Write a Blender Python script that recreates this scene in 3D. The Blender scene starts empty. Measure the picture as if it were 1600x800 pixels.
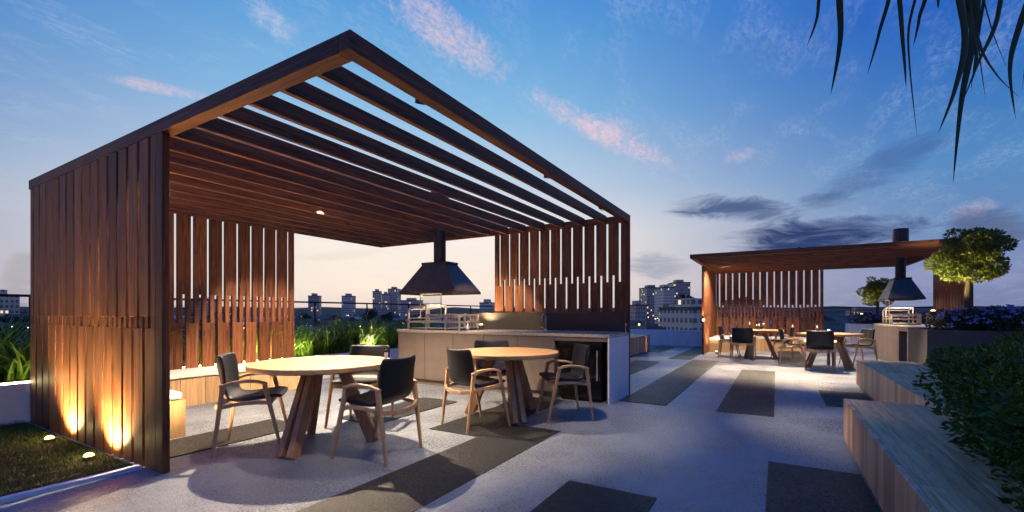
import bpy, bmesh, math, random
from mathutils import Vector, Matrix
R = math.radians
random.seed(7)
sc = bpy.context.scene
col = sc.collection

# ------------------------------------------------------------------ camera
AZ = R(30.5)
FW = (math.cos(AZ), math.sin(AZ)); RT = (math.sin(AZ), -math.cos(AZ))
F = 703.0; HZ = 489.0; EYE = 1.2
cam = bpy.data.cameras.new("camera"); camo = bpy.data.objects.new("camera", cam); col.objects.link(camo)
camo.location = (0, 0, EYE); camo.rotation_euler = (R(90), 0, AZ - R(90))
cam.sensor_width = 36; cam.lens = F / 1600 * 36; cam.shift_y = (HZ - 400) / 1600
cam.clip_start = 0.05; cam.clip_end = 6000
sc.camera = camo
def at(u, d):
    """ground position seen at column u, d metres in front of the camera"""
    l = (u - 800) / F * d
    return (FW[0] * d + RT[0] * l, FW[1] * d + RT[1] * l)
def azel(u, v):
    s = (u - 800) / F; t = (HZ - v) / F
    return (-math.atan(s), math.atan2(t, math.sqrt(1 + s * s)))

# ------------------------------------------------------------------ exposure
sc.view_settings.view_transform = 'Standard'; sc.view_settings.look = 'None'
sc.view_settings.gamma = 1; sc.view_settings.exposure = 0.0
sc.view_settings.use_curve_mapping = False
try:
    sc.cycles.max_bounces = 6; sc.cycles.use_denoising = True; sc.cycles.sample_clamp_indirect = 6
except Exception: pass

# ------------------------------------------------------------------ world
class NT:
    def __init__(s, tree): s.t = tree; s.n = tree.nodes; s.l = tree.links
    def node(s, typ, **kw):
        n = s.n.new(typ)
        for k, v in kw.items(): setattr(n, k, v)
        return n
    def put(s, sock, v):
        if isinstance(v, bpy.types.NodeSocket): s.l.new(v, sock)
        elif v is not None: sock.default_value = v
    def m(s, op, a, b=None, c=None, clamp=False):
        n = s.node('ShaderNodeMath', operation=op); n.use_clamp = clamp
        for i, v in enumerate((a, b, c)): s.put(n.inputs[i], v)
        return n.outputs[0]
    def mix(s, f, a, b, blend='MIX'):
        n = s.node('ShaderNodeMix', data_type='RGBA', blend_type=blend)
        s.put(n.inputs[0], f); s.put(n.inputs[6], a); s.put(n.inputs[7], b)
        return n.outputs[2]
    def ramp(s, f, stops, interp='LINEAR'):
        n = s.node('ShaderNodeValToRGB'); n.color_ramp.interpolation = interp
        e = n.color_ramp.elements
        while len(e) < len(stops): e.new(0.5)
        for el, (p, c) in zip(e, stops):
            el.position = p; el.color = (*c, 1) if len(c) == 3 else c
        s.put(n.inputs[0], f); return n.outputs[0]
    def noise(s, vec, scale=5, detail=4, rough=.55, dist=0):
        n = s.node('ShaderNodeTexNoise'); s.put(n.inputs['Vector'], vec)
        n.inputs['Scale'].default_value = scale; n.inputs['Detail'].default_value = detail
        n.inputs['Roughness'].default_value = rough; n.inputs['Distortion'].default_value = dist
        return n.outputs['Fac']
    def mr(s, v, a, b, c=0., d=1.):
        n = s.node('ShaderNodeMapRange', interpolation_type='SMOOTHSTEP'); s.put(n.inputs[0], v)
        for i, x in enumerate((a, b, c, d)): n.inputs[i + 1].default_value = x
        return n.outputs[0]
def lin(r, g, b):
    f = lambda c: (c / 255 / 12.92) if c <= 10 else ((c / 255 + .055) / 1.055) ** 2.4
    return (f(r), f(g), f(b))

SUN_AZ = AZ + R(15)          # the after-glow lies just left of the view axis
world = bpy.data.worlds.new("World"); sc.world = world; world.use_nodes = True
W = NT(world.node_tree); W.n.clear()
sky = W.node('ShaderNodeTexSky', sky_type='NISHITA'); sky.sun_disc = False
sky.sun_elevation = R(1.5); sky.sun_rotation = R(90) - SUN_AZ
tc = W.node('ShaderNodeTexCoord'); sp = W.node('ShaderNodeSeparateXYZ'); W.l.new(tc.outputs['Generated'], sp.inputs[0])
dx, dy, dz = sp.outputs
az = W.m('SUBTRACT', W.m('ARCTAN2', dy, dx), AZ)              # 0 on the view axis, left positive
az = W.m('WRAP', az, -math.pi, math.pi)
n_ = W.n[-1]
el = W.m('ARCSINE', dz)
el01 = W.m('DIVIDE', W.m('MAXIMUM', el, 0.0), R(90), clamp=True)
glow = W.ramp(el01, [(0, lin(228, 212, 206)), (.035, lin(250, 234, 218)), (.11, lin(248, 240, 232)), (.17, lin(200, 214, 230)), (.26, lin(140, 190, 228)), (.35, lin(98, 164, 220)), (.46, lin(50, 116, 214)), (1, lin(30, 118, 226))])
away = W.ramp(el01, [(0, lin(120, 130, 168)), (.04, lin(128, 140, 184)), (.09, lin(104, 138, 186)), (.15, lin(84, 138, 194)), (.22, lin(54, 116, 190)), (.30, lin(28, 92, 188)), (.45, lin(20, 90, 200)), (1, lin(30, 118, 226))])
dist = W.m('ABSOLUTE', W.m('WRAP', W.m('SUBTRACT', az, R(12)), -math.pi, math.pi))
fg = W.mr(dist, R(8), R(60))
base = W.mix(fg, glow, away)
behind = W.ramp(el01, [(0, lin(140, 124, 146)), (.08, lin(132, 126, 160)), (.2, lin(96, 124, 190)), (.4, lin(44, 108, 214)), (1, lin(30, 118, 226))])
base = W.mix(W.mr(dist, R(72), R(105)), base, behind)
# cirrus texture on a plane high above
px = W.m('DIVIDE', dx, W.m('ADD', dz, .12)); py = W.m('DIVIDE', dy, W.m('ADD', dz, .12))
cv = W.node('ShaderNodeCombineXYZ'); W.l.new(px, cv.inputs[0]); W.l.new(py, cv.inputs[1])
mp = W.node('ShaderNodeMapping'); W.l.new(cv.outputs[0], mp.inputs[0]); mp.inputs['Rotation'].default_value = (0, 0, R(35)); mp.inputs['Scale'].default_value = (1, 2.2, 1)
nz = W.noise(mp.outputs[0], 2.6, 8, .62, .6)
nf = W.noise(mp.outputs[0], 30, 6, .7, .6)
mott = W.m('MULTIPLY', W.mr(nz, .44, .72), W.mr(nf, .35, .65))
base = W.mix(W.m('MULTIPLY', mott, .42), base, W.mix(.5, base, (*lin(206, 216, 238), 1)))
# the single clouds, placed by azimuth and elevation
ce = W.node('ShaderNodeCombineXYZ'); W.l.new(az, ce.inputs[0]); W.l.new(el, ce.inputs[1])
mpe = W.node('ShaderNodeMapping'); W.l.new(ce.outputs[0], mpe.inputs[0]); mpe.inputs['Scale'].default_value = (1, 4.2, 1); mpe.inputs['Rotation'].default_value = (0, 0, R(4))
ne = W.noise(mpe.outputs[0], 7.5, 10, .66, .9)
nw = W.noise(ce.outputs[0], 34, 6, .75, 1.0)
def cloud(u0, v0, u1, v1, wid, colr, alpha, wisp):
    """soft elongated cloud from one direction to another; wid is its half width in radians"""
    global base
    a0, e0 = azel(u0, v0); a1, e1 = azel(u1, v1)
    ca, cel = (a0 + a1) / 2, (e0 + e1) / 2; L = math.hypot(a1 - a0, e1 - e0) / 2; th = math.atan2(e1 - e0, a1 - a0)
    da = W.m('SUBTRACT', az, ca); de = W.m('SUBTRACT', el, cel)
    p = W.m('ADD', W.m('MULTIPLY', da, math.cos(th) / L), W.m('MULTIPLY', de, math.sin(th) / L))
    q = W.m('ADD', W.m('MULTIPLY', da, -math.sin(th) / wid), W.m('MULTIPLY', de, math.cos(th) / wid))
    nn = nw if wisp else ne
    r = W.m('ADD', W.m('MULTIPLY', p, p), W.m('MULTIPLY', q, q))
    r = W.m('ADD', r, W.m('MULTIPLY', W.m('SUBTRACT', nn, .5), -3.4 if wisp else -4.0))
    f = W.mr(r, 1.3 if wisp else 1.35, -.5 if wisp else -.1, 0, alpha)
    if wisp: f = W.m('MULTIPLY', f, W.mr(nf, .3, .62, .35, 1))
    base = W.mix(f, base, (*colr, 1))
pink = lin(238, 205, 214)
cloud(600, -20, 800, 115, .045, pink, .75, True)
cloud(820, 140, 1060, 262, .026, pink, .72, True)
cloud(900, 190, 1010, 215, .03, pink, .5, True)
cloud(380, 0, 470, 60, .025, lin(205, 208, 228), .6, True)
cloud(150, 118, 330, 152, .010, pink, .6, True)
cloud(1480, 335, 1560, 318, .016, lin(196, 180, 200), .6, True)
cloud(1130, 250, 1180, 235, .016, pink, .35, True)
cloud(1280, 305, 1470, 215, .030, lin(64, 98, 156), .55, False)
cloud(1040, 318, 1260, 336, .026, lin(62, 86, 134), .9, False)
cloud(1140, 376, 1430, 358, .032, lin(34, 56, 108), .97, False)
cloud(1230, 352, 1400, 340, .010, lin(70, 92, 140), .6, False)
cloud(1240, 320, 1330, 308, .014, lin(74, 98, 142), .6, False)
cloud(1480, 352, 1620, 362, .028, lin(80, 88, 124), .65, False)
cloud(975, 412, 1080, 418, .030, lin(158, 160, 182), .8, False)
cloud(1290, 440, 1600, 430, .020, lin(150, 156, 190), .6, False)
cloud(0, 430, 60, 440, .05, lin(168, 164, 170), .6, False)
cloud(440, 405, 600, 395, .014, lin(226, 210, 200), .35, False)
mixn = W.mix(.002, base, sky.outputs[0])
SKY_GAIN = 1.0
bgn = W.node('ShaderNodeBackground'); W.put(bgn.inputs[0], mixn); bgn.inputs[1].default_value = SKY_GAIN
wo = W.node('ShaderNodeOutputWorld'); W.l.new(bgn.outputs[0], wo.inputs[0])

sun = bpy.data.lights.new("sun", 'SUN'); sun.energy = 0.12; sun.angle = R(12); sun.color = (1, .78, .6)
suno = bpy.data.objects.new("sun", sun); col.objects.link(suno)
suno.rotation_euler = Vector((-math.cos(SUN_AZ), -math.sin(SUN_AZ), -.12)).to_track_quat('-Z', 'Y').to_euler()

# ------------------------------------------------------------------ mesh helpers
def tag(o, label=None, cat=None, group=None, kind=None):
    if label: o["label"] = label
    if cat: o["category"] = cat
    if group: o["group"] = group
    if kind: o["kind"] = kind
    return o
def empty(name, loc, rz=0, **kw):
    o = bpy.data.objects.new(name, None); col.objects.link(o); o.empty_display_size = .2
    o.location = loc if len(loc) == 3 else (loc[0], loc[1], 0); o.rotation_euler = (0, 0, rz)
    return tag(o, **kw)
class MB:
    def __init__(s): s.v = []; s.f = []; s.mi = []; s.cur = 0
    def add(s, vs, fs):
        b = len(s.v); s.v += [tuple(p) for p in vs]; s.f += [tuple(i + b for i in f) for f in fs]; s.mi += [s.cur] * len(fs)
        return s
    def box(s, x0, x1, y0, y1, z0, z1):
        vs = [(x, y, z) for z in (z0, z1) for y in (y0, y1) for x in (x0, x1)]
        return s.add(vs, [(0, 2, 3, 1), (4, 5, 7, 6), (0, 1, 5, 4), (1, 3, 7, 5), (3, 2, 6, 7), (2, 0, 4, 6)])
    def bar(s, a, b, w0, h0, w1=None, h1=None, side=None):
        """tapered rectangular bar from a to b; side = direction of its width"""
        a, b = Vector(a), Vector(b); d = (b - a).normalized()
        w1 = w0 if w1 is None else w1; h1 = h0 if h1 is None else h1
        sd = Vector(side) if side else Vector((0, 0, 1)).cross(d)
        if sd.length < 1e-4: sd = Vector((1, 0, 0))
        sd = (sd - d * sd.dot(d)).normalized(); up = d.cross(sd)
        vs = []
        for p, w, h in ((a, w0, h0), (b, w1, h1)):
            for i, j in ((-1, -1), (1, -1), (1, 1), (-1, 1)): vs.append(p + sd * (i * w / 2) + up * (j * h / 2))
        return s.add(vs, [(3, 2, 1, 0), (4, 5, 6, 7), (0, 1, 5, 4), (1, 2, 6, 5), (2, 3, 7, 6), (3, 0, 4, 7)])
    def tube(s, pts, r, n=8, cap=True):
        pts = [Vector(p) for p in pts]; rs = r if isinstance(r, (list, tuple)) else [r] * len(pts)
        vs = []; fs = []; prev = None
        for i, p in enumerate(pts):
            d = (pts[min(i + 1, len(pts) - 1)] - pts[max(i - 1, 0)]).normalized()
            if prev is None:
                prev = Vector((0, 0, 1)).cross(d)
                if prev.length < 1e-3: prev = Vector((1, 0, 0))
            sd = (prev - d * prev.dot(d)).normalized(); prev = sd; up = d.cross(sd)
            for k in range(n):
                a = 2 * math.pi * k / n; vs.append(p + (sd * math.cos(a) + up * math.sin(a)) * rs[i])
        for i in range(len(pts) - 1):
            for k in range(n):
                k2 = (k + 1) % n; fs.append((i * n + k, i * n + k2, (i + 1) * n + k2, (i + 1) * n + k))
        if cap: fs.append(tuple(range(n))[::-1]); fs.append(tuple((len(pts) - 1) * n + k for k in range(n)))
        return s.add(vs, fs)
    def lathe(s, prof, n=32, c=(0, 0, 0)):
        vs = []; fs = []
        for r, z in prof:
            for k in range(n):
                a = 2 * math.pi * k / n; vs.append((c[0] + r * math.cos(a), c[1] + r * math.sin(a), c[2] + z))
        m = len(prof)
        for i in range(m - 1):
            for k in range(n):
                k2 = (k + 1) % n; fs.append((i * n + k, i * n + k2, (i + 1) * n + k2, (i + 1) * n + k))
        fs.append(tuple(range(n))[::-1]); fs.append(tuple((m - 1) * n + k for k in range(n)))
        return s.add(vs, fs)
    def build(s, name, mat, parent=None, bevel=0, smooth=False, loc=None, segs=2):
        me = bpy.data.meshes.new(name); me.from_pydata(s.v, [], s.f)
        mats = mat if isinstance(mat, (list, tuple)) else [mat]
        for m in mats: me.materials.append(m)
        if len(mats) > 1: me.polygons.foreach_set('material_index', s.mi)
        if smooth: me.polygons.foreach_set('use_smooth', [True] * len(me.polygons))
        me.update()
        o = bpy.data.objects.new(name, me); col.objects.link(o)
        if parent: o.parent = parent
        if loc: o.location = loc
        if bevel:
            b = o.modifiers.new('bevel', 'BEVEL'); b.width = bevel; b.segments = segs; b.limit_method = 'ANGLE'; b.angle_limit = R(40)
        return o
def copy_tree(o, parent=None):
    c = o.copy(); col.objects.link(c); c.parent = parent
    for ch in list(o.children): copy_tree(ch, c)
    return c

# ------------------------------------------------------------------ materials
def newmat(name):
    m = bpy.data.materials.new(name); m.use_nodes = True; t = NT(m.node_tree)
    b = next(n for n in t.n if n.type == 'BSDF_PRINCIPLED')
    return m, t, b
def wood(name, c1, c2, axis, rough=.5, bump=.25, vary=.35, board=0, spec=.4):
    """grain runs along axis; board > 0 adds planks of that width across the second axis"""
    m, t, b = newmat(name)
    tcn = t.node('ShaderNodeTexCoord'); mp = t.node('ShaderNodeMapping'); t.l.new(tcn.outputs['Object'], mp.inputs[0])
    sc_ = [16, 16, 16]; sc_['xyz'.index(axis)] = .8; mp.inputs['Scale'].default_value = sc_
    geo = t.node('ShaderNodeNewGeometry')
    off = t.m('MULTIPLY', geo.outputs['Random Per Island'], 37.0)
    cmb = t.node('ShaderNodeCombineXYZ'); [t.l.new(off, cmb.inputs[i]) for i in range(3)]
    va = t.node('ShaderNodeVectorMath', operation='ADD'); t.l.new(mp.outputs[0], va.inputs[0]); t.l.new(cmb.outputs[0], va.inputs[1])
    n1 = t.noise(va.outputs[0], 1.6, 6, .6, 1.6); n2 = t.noise(va.outputs[0], 9, 3, .6, .3)
    f = t.m('ADD', t.m('MULTIPLY', n1, .75), t.m('MULTIPLY', n2, .25))
    c = t.mix(t.mr(f, .32, .68), (*c1, 1), (*c2, 1))
    rnd = t.m('MULTIPLY_ADD', geo.outputs['Random Per Island'], vary * 2, 1 - vary)
    cc = t.node('ShaderNodeCombineColor'); [t.l.new(rnd, cc.inputs[i]) for i in range(3)]
    c = t.mix(1, c, cc.outputs[0], 'MULTIPLY')
    t.put(b.inputs['Base Color'], c)
    t.put(b.inputs['Roughness'], t.mr(f, .2, .8, rough - .1, rough + .12)); b.inputs['Specular IOR Level'].default_value = spec
    bp = t.node('ShaderNodeBump'); bp.inputs['Strength'].default_value = bump; bp.inputs['Distance'].default_value = .004
    t.put(bp.inputs['Height'], f); t.l.new(bp.outputs[0], b.inputs['Normal'])
    return m
def plain(name, c, rough=.5, metal=0, spec=.5, nscale=12, amt=.15, bump=0, bscale=60):
    m, t, b = newmat(name)
    tcn = t.node('ShaderNodeTexCoord')
    n = t.noise(tcn.outputs['Object'], nscale, 6, .6)
    lo = tuple(x * (1 - amt) for x in c); hi = tuple(min(1, x * (1 + amt)) for x in c)
    t.put(b.inputs['Base Color'], t.mix(t.mr(n, .3, .7), (*lo, 1), (*hi, 1)))
    t.put(b.inputs['Roughness'], t.mr(n, .25, .75, max(.02, rough - .07), min(1, rough + .07)))
    b.inputs['Metallic'].default_value = metal; b.inputs['Specular IOR Level'].default_value = spec
    if bump:
        bp = t.node('ShaderNodeBump'); bp.inputs['Strength'].default_value = bump; bp.inputs['Distance'].default_value = .003
        t.put(bp.inputs['Height'], t.noise(tcn.outputs['Object'], bscale, 3, .6)); t.l.new(bp.outputs[0], b.inputs['Normal'])
    return m
def glowm(name, c, s):
    m, t, b = newmat(name); b.inputs['Emission Color'].default_value = (*c, 1); b.inputs['Emission Strength'].default_value = s
    b.inputs['Base Color'].default_value = (*c, 1); return m
def leafm(name, c1, c2, rough=.45, trans=.25, sheen=0):
    m, t, b = newmat(name)
    geo = t.node('ShaderNodeNewGeometry')
    t.put(b.inputs['Base Color'], t.mix(geo.outputs['Random Per Island'], (*c1, 1), (*c2, 1)))
    b.inputs['Roughness'].default_value = rough; b.inputs['Specular IOR Level'].default_value = .28
    tr = t.node('ShaderNodeBsdfTranslucent'); t.put(tr.inputs[0], t.mix(geo.outputs['Random Per Island'], (*c1, 1), (*c2, 1)))
    mx = t.node('ShaderNodeMixShader'); mx.inputs[0].default_value = trans
    out = next(n for n in t.n if n.type == 'OUTPUT_MATERIAL')
    t.l.new(b.outputs[0], mx.inputs[1]); t.l.new(tr.outputs[0], mx.inputs[2]); t.l.new(mx.outputs[0], out.inputs[0])
    return m
def paving(name, c, speck, rough, amt, spec=.5):
    m, t, b = newmat(name)
    tcn = t.node('ShaderNodeTexCoord'); P = tcn.outputs['Object']
    big = t.noise(P, 1.3, 4, .55, .2); mid = t.noise(P, 55, 3, .6); fine = t.noise(P, 160, 2, .6)
    vo = t.node('ShaderNodeTexVoronoi'); t.l.new(P, vo.inputs['Vector']); vo.inputs['Scale'].default_value = 95
    c1 = tuple(x * (1 - amt) for x in c); c2 = tuple(x * (1 + amt) for x in c)
    cc = t.mix(t.mr(big, .3, .7), (*c1, 1), (*c2, 1))
    cc = t.mix(t.m('MULTIPLY', t.mr(mid, .42, .62), .35), cc, (*speck, 1))
    cc = t.mix(t.m('MULTIPLY', t.mr(t.noise(P, 7, 5, .65, .5), .4, .7), .30), cc, (*speck, 1))
    cc = t.mix(t.m('MULTIPLY', t.mr(vo.outputs['Distance'], .32, .1), .35), cc, (*speck, 1))
    t.put(b.inputs['Base Color'], cc)
    t.put(b.inputs['Roughness'], t.m('ADD', t.mr(mid, .3, .7, rough - .12, rough + .14), t.m('MULTIPLY', t.m('SUBTRACT', big, .5), .35)))
    b.inputs['Specular IOR Level'].default_value = spec
    bp = t.node('ShaderNodeBump'); bp.inputs['Strength'].default_value = .8; bp.inputs['Distance'].default_value = .005
    t.put(bp.inputs['Height'], t.m('ADD', fine, t.m('MULTIPLY', mid, .7))); t.l.new(bp.outputs[0], b.inputs['Normal'])
    return m
CED1, CED2 = (.072, .026, .012), (.29, .108, .046)
M = {}
for ax in 'xyz': M['cedar_' + ax] = wood('stained_cedar_' + ax, CED1, CED2, ax, .5, .3, .3, spec=.22)
M['oak_x'] = wood('light_oak_x', (.44, .25, .115), (.66, .41, .21), 'x', .42, .15, .12)
M['oak_z'] = wood('light_oak_z', (.50, .26, .115), (.70, .41, .20), 'z', .42, .12, .15)
M['top_oak'] = wood('table_top_oak', (.40, .205, .08), (.62, .37, .165), 'x', .4, .2, .14)
M['leg_wood'] = wood('table_leg_oak', (.30, .14, .065), (.52, .29, .14), 'z', .48, .2, .15)
M['bench_side'] = wood('bench_side_oak', (.36, .19, .115), (.64, .41, .26), 'z', .5, .3, .32)
M['bench_top'] = wood('bench_top_oak', (.32, .18, .08), (.68, .44, .23), 'x', .5, .9, .2, spec=.25)
M['inner_bench'] = wood('inner_bench_oak', (.34, .20, .10), (.52, .33, .18), 'z', .5, .2, .2)
M['leather'] = plain('black_leather', (.010, .0105, .014), .45, 0, .4, 30, .3, .35, 180)
M['concrete'] = paving('pale_concrete', (.215, .238, .275), (.085, .095, .11), .32, .2)
M['darkpave'] = paving('dark_paving', (.014, .015, .017), (.036, .035, .033), .45, .22, .22)
M['white'] = plain('white_render', (.68, .68, .70), .7, 0, .3, 6, .06, .2, 90)
M['counter'] = plain('taupe_laminate', (.155, .122, .102), .4, 0, .5, 8, .08)
M['ctop'] = plain('stone_worktop', (.40, .335, .28), .3, 0, .5, 30, .12)
M['endpanel'] = plain('pale_end_panel', (.80, .77, .75), .45, 0, .5, 6, .04)
M['splash'] = plain('charcoal_splashback', (.042, .036, .030), .45, 0, .5, 90, .35)
M['hood'] = plain('dark_steel_hood', (.075, .060, .054), .38, .35, .5, 7, .2)
M['flue'] = plain('flue_steel', (.03, .03, .033), .45, .3, .5, 7, .2)
M['steel'] = plain('brushed_steel', (.56, .50, .43), .35, .45, .5, 20, .15)
M['chrome'] = plain('chrome', (.8, .8, .8), .1, 1, .5, 4, .03)
M['black'] = plain('black_glass', (.006, .006, .007), .06, 0, .6, 4, .1)
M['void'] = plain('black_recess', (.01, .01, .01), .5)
M['cushion'] = plain('cream_fabric', (.62, .58, .52), .85, 0, .2, 40, .08, .3, 300)
M['grass'] = leafm('lawn_blade', (.035, .085, .014), (.09, .17, .03), .6, .2)
M['soil'] = plain('soil', (.03, .022, .015), .95, 0, .2, 20, .4, .6, 50)
M['blade'] = leafm('strappy_leaf', (.06, .14, .015), (.20, .30, .04), .4, .35)
M['shrub'] = leafm('dark_shrub_leaf', (.030, .058, .005), (.085, .14, .010), .5, .15)
M['topiary'] = leafm('topiary_leaf', (.055, .085, .012), (.19, .20, .035), .42, .3)
M['flowerleaf'] = leafm('flowering_leaf', (.025, .05, .02), (.07, .10, .035), .45, .25)
M['purple'] = leafm('purple_petal', (.20, .18, .50), (.42, .38, .74), .5, .3)
M['frond'] = leafm('hanging_leaf', (.012, .03, .012), (.03, .055, .018), .35, .15)
M['bark'] = wood('bark', (.05, .032, .02), (.13, .09, .06), 'z', .85, .9, .2)
M['planterdark'] = plain('charcoal_planter', (.055, .05, .052), .55, 0, .4, 10, .15, .2, 80)
M['planterlight'] = plain('taupe_planter', (.25, .20, .165), .55, 0, .4, 10, .1, .2, 80)
M['rail'] = plain('dark_rail', (.03, .03, .035), .4, .6)
m, t, b = newmat('clear_glass'); b.inputs['Transmission Weight'].default_value = 1; b.inputs['Roughness'].default_value = .02; b.inputs['IOR'].default_value = 1.1
b.inputs['Base Color'].default_value = (.78, .82, .84, 1); M['glass'] = m
WARM = (1.0, .66, .34); WARM2 = (1.0, .765, .51)
M['lampglow'] = glowm('lamp_glow', (1, .8, .5), 14)
M['uplens'] = glowm('uplight_lens', (1, .74, .27), 4.5)
M['strip'] = glowm('led_strip', (1, .86, .42), 30)
M['hoodstrip'] = glowm('hood_strip', (1, .74, .4), 14)

# ------------------------------------------------------------------ ground, deck, paving
g = MB().add([(-3000, -3000, -16), (3500, -3000, -16), (3500, 3500, -16), (-3000, 3500, -16)], [(0, 1, 2, 3)])
M['land'] = plain('dark_land', (.075, .062, .052), .95, 0, .2, .03, .5)
tag(g.build('ground', M['land']), kind='structure')
tag(MB().box(-9, 19.0, -12, 9.25, -.35, 0).build('terrace_floor', M['concrete']), kind='structure')
tag(MB().box(-8.9, 18.9, -11.9, 9.15, -15.99, -.352).build('lower_storeys_wall', M['white']), kind='structure')
UNIT = .605; Y0 = 1.885
strips = [(-3.5, 4.18, 1.89, 2.495), (3.575, 5.69, 2.499, 3.10), (-3.5, 2.98, .67, 1.28), (-2.5, 4.175, -.534, .06), (6.0, 10.65, .03, .64),
          (7.07, 8.44, -1.12, -.55), (6.02, 12.25, 1.24, 1.845), (7.0, 11.35, 2.45, 3.05), (12.25, 18.2, 1.90, 2.45), (14.0, 16.4, 3.06, 3.66),
          (1.66, 3.0, 4.31, 4.9), (3.4, 4.85, 3.71, 4.306), (12.3, 17.0, -.6, -.02)]
for i, (x0, x1, y0, y1) in enumerate(strips):
    tag(MB().box(x0, x1, y0, y1, -.02, .004 + (.0005 * i)).build('paving_strip', M['darkpave']), kind='structure')
# lawn left of the first pavilion
tag(MB().box(-8, 1.53, 4.26, 7.04, -.05, .012).build('lawn_soil_ground', M['soil']), kind='structure')
tag(MB().box(-8, 1.53, 4.2, 4.255, -.05, .03).build('kerb', M['white']), kind='structure')
gb = MB()
for i in range(42000):
    x = 1.5 - 5.6 * random.random() ** 1.25; y = random.uniform(4.27, 7.03)
    h = random.uniform(.022, .05); a = random.uniform(0, 6.28); w = random.uniform(.0015, .003)
    ca, sa = math.cos(a) * w, math.sin(a) * w; lx, ly = random.gauss(0, .014), random.gauss(0, .014)
    gb.add([(x - ca, y - sa, .01), (x + ca, y + sa, .01), (x + lx, y + ly, .012 + h)], [(0, 1, 2)])
tag(gb.build('grass', M['grass']), 'short green lawn beside the slatted pavilion wall', 'grass', kind='stuff')

def spot(parent, loc, target, power, size=150, blend=.6, rad=.05, color=WARM2):
    l = bpy.data.lights.new('lamp_light', 'SPOT'); l.energy = power; l.color = color; l.spot_size = R(size); l.spot_blend = blend; l.shadow_soft_size = rad
    o = bpy.data.objects.new('lamp_light', l); col.objects.link(o); o.location = loc
    o.rotation_euler = (Vector(target) - Vector(loc)).to_track_quat('-Z', 'Y').to_euler()
    if parent: o.parent = parent
    return o
# ------------------------------------------------------------------ pavilion (local: x along the front edge, y to the back)
LX, LY, H0, H1 = 5.11, 5.20, 2.555, 2.655
def screen(mb, along, a0, a1, p0, th, z0, z1, low_top, up_bot, pitch=.2, gap=.042, low_bot=None):
    """boards standing along an axis ('x' or 'y'), at p0..p0+th on the other axis; alternate slots open above and below"""
    def bx(s0, s1, za, zb, dp=0):
        if along == 'x': mb.box(s0, s1, p0 + dp, p0 + th - dp, za, zb)
        else: mb.box(p0 + dp, p0 + th - dp, s0, s1, za, zb)
    low_bot = z0 if low_bot is None else low_bot
    n = int(round((a1 - a0) / pitch)); pt = (a1 - a0) / n
    ups = [a0 + (k + .5) * pt for k in range(n)]; lows = [a0 + k * pt for k in range(1, n)]    # slot centres
    def row(slots, za, zb):
        e = [a0] + sum([[c - gap / 2, c + gap / 2] for c in slots], []) + [a1]
        for q in range(0, len(e), 2): bx(e[q], e[q + 1], za, zb)
    row(ups, low_top + .0008, z1)                      # long slots open above
    row(sorted(ups + lows), up_bot + .0008, low_top)   # both rows of slots overlap here
    row(lows, low_bot, up_bot)                         # lower slots, offset by half a board
    if low_bot > z0: bx(a0, a1, z0, low_bot - .0008)

def make_pavilion(label):
    root = empty('timber_pavilion', (0, 0, 0), 0, label=label, cat='pavilion', group='slatted timber pavilions')
    MB().box(0, LX, 0, .09, H0, H1).build('front_beam', M['cedar_x'], root, .004)
    MB().box(0, .09, .091, LY - .051, H0, H1).build('side_beam', M['cedar_y'], root, .004)
    MB().box(LX - .05, LX, .091, LY - .051, H0, H1).build('side_beam', M['cedar_y'], root, .004)
    MB().box(0, LX, LY - .05, LY, H0, H1).build('back_beam', M['cedar_x'], root, .004)
    for k in range(1, 15):
        y = .35 * k
        MB().box(.091, LX - .051, y, y + .045, H0 + .002, H0 + .116).build('rafter', M['cedar_x'], root, .003)
    s = MB(); screen(s, 'y', 2.17, LY - .06, 0, .05, 0, H0 - .002, 1.17, 1.08)
    s.build('side_screen', M['cedar_z'], root, .0025, segs=1)
    MB().box(0, .052, 2.06, 2.168, 0, H0 - .001).build('corner_post', M['cedar_z'], root, .004)
    s = MB(); screen(s, 'x', .055, 3.12, LY - .055, .05, 0, H0 - .002, 1.457, 1.06)
    s.build('back_screen', M['cedar_z'], root, .0025, segs=1)
    s = MB(); screen(s, 'y', .055, 2.37, LX - .05, .048, 1.205, H0 - .002, 1.77, 1.667, low_bot=1.22)
    s.build('kitchen_screen', M['cedar_z'], root, .0025, segs=1)
    MB().box(LX - .05, LX, 0, .052, 0, H0 - .001).build('corner_post', M['cedar_z'], root, .004)
    return root
P1 = make_pavilion('large dark timber slat pavilion in front, over two round tables and a grill kitchen')
P1.location = (1.563, 1.883, 0)
P2 = copy_tree(P1); P2.location = (11.9, 1.87, 0); P2.rotation_euler = (0, 0, R(-90))
P2["label"] = 'distant timber slat pavilion across the terrace, beside the large round leafy tree'
def L1(x, y, z=0): return (P1.location.x + x, P1.location.y + y, z)
def L2(x, y, z=0): return (P2.location.x + y, P2.location.y - x, z)

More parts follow.
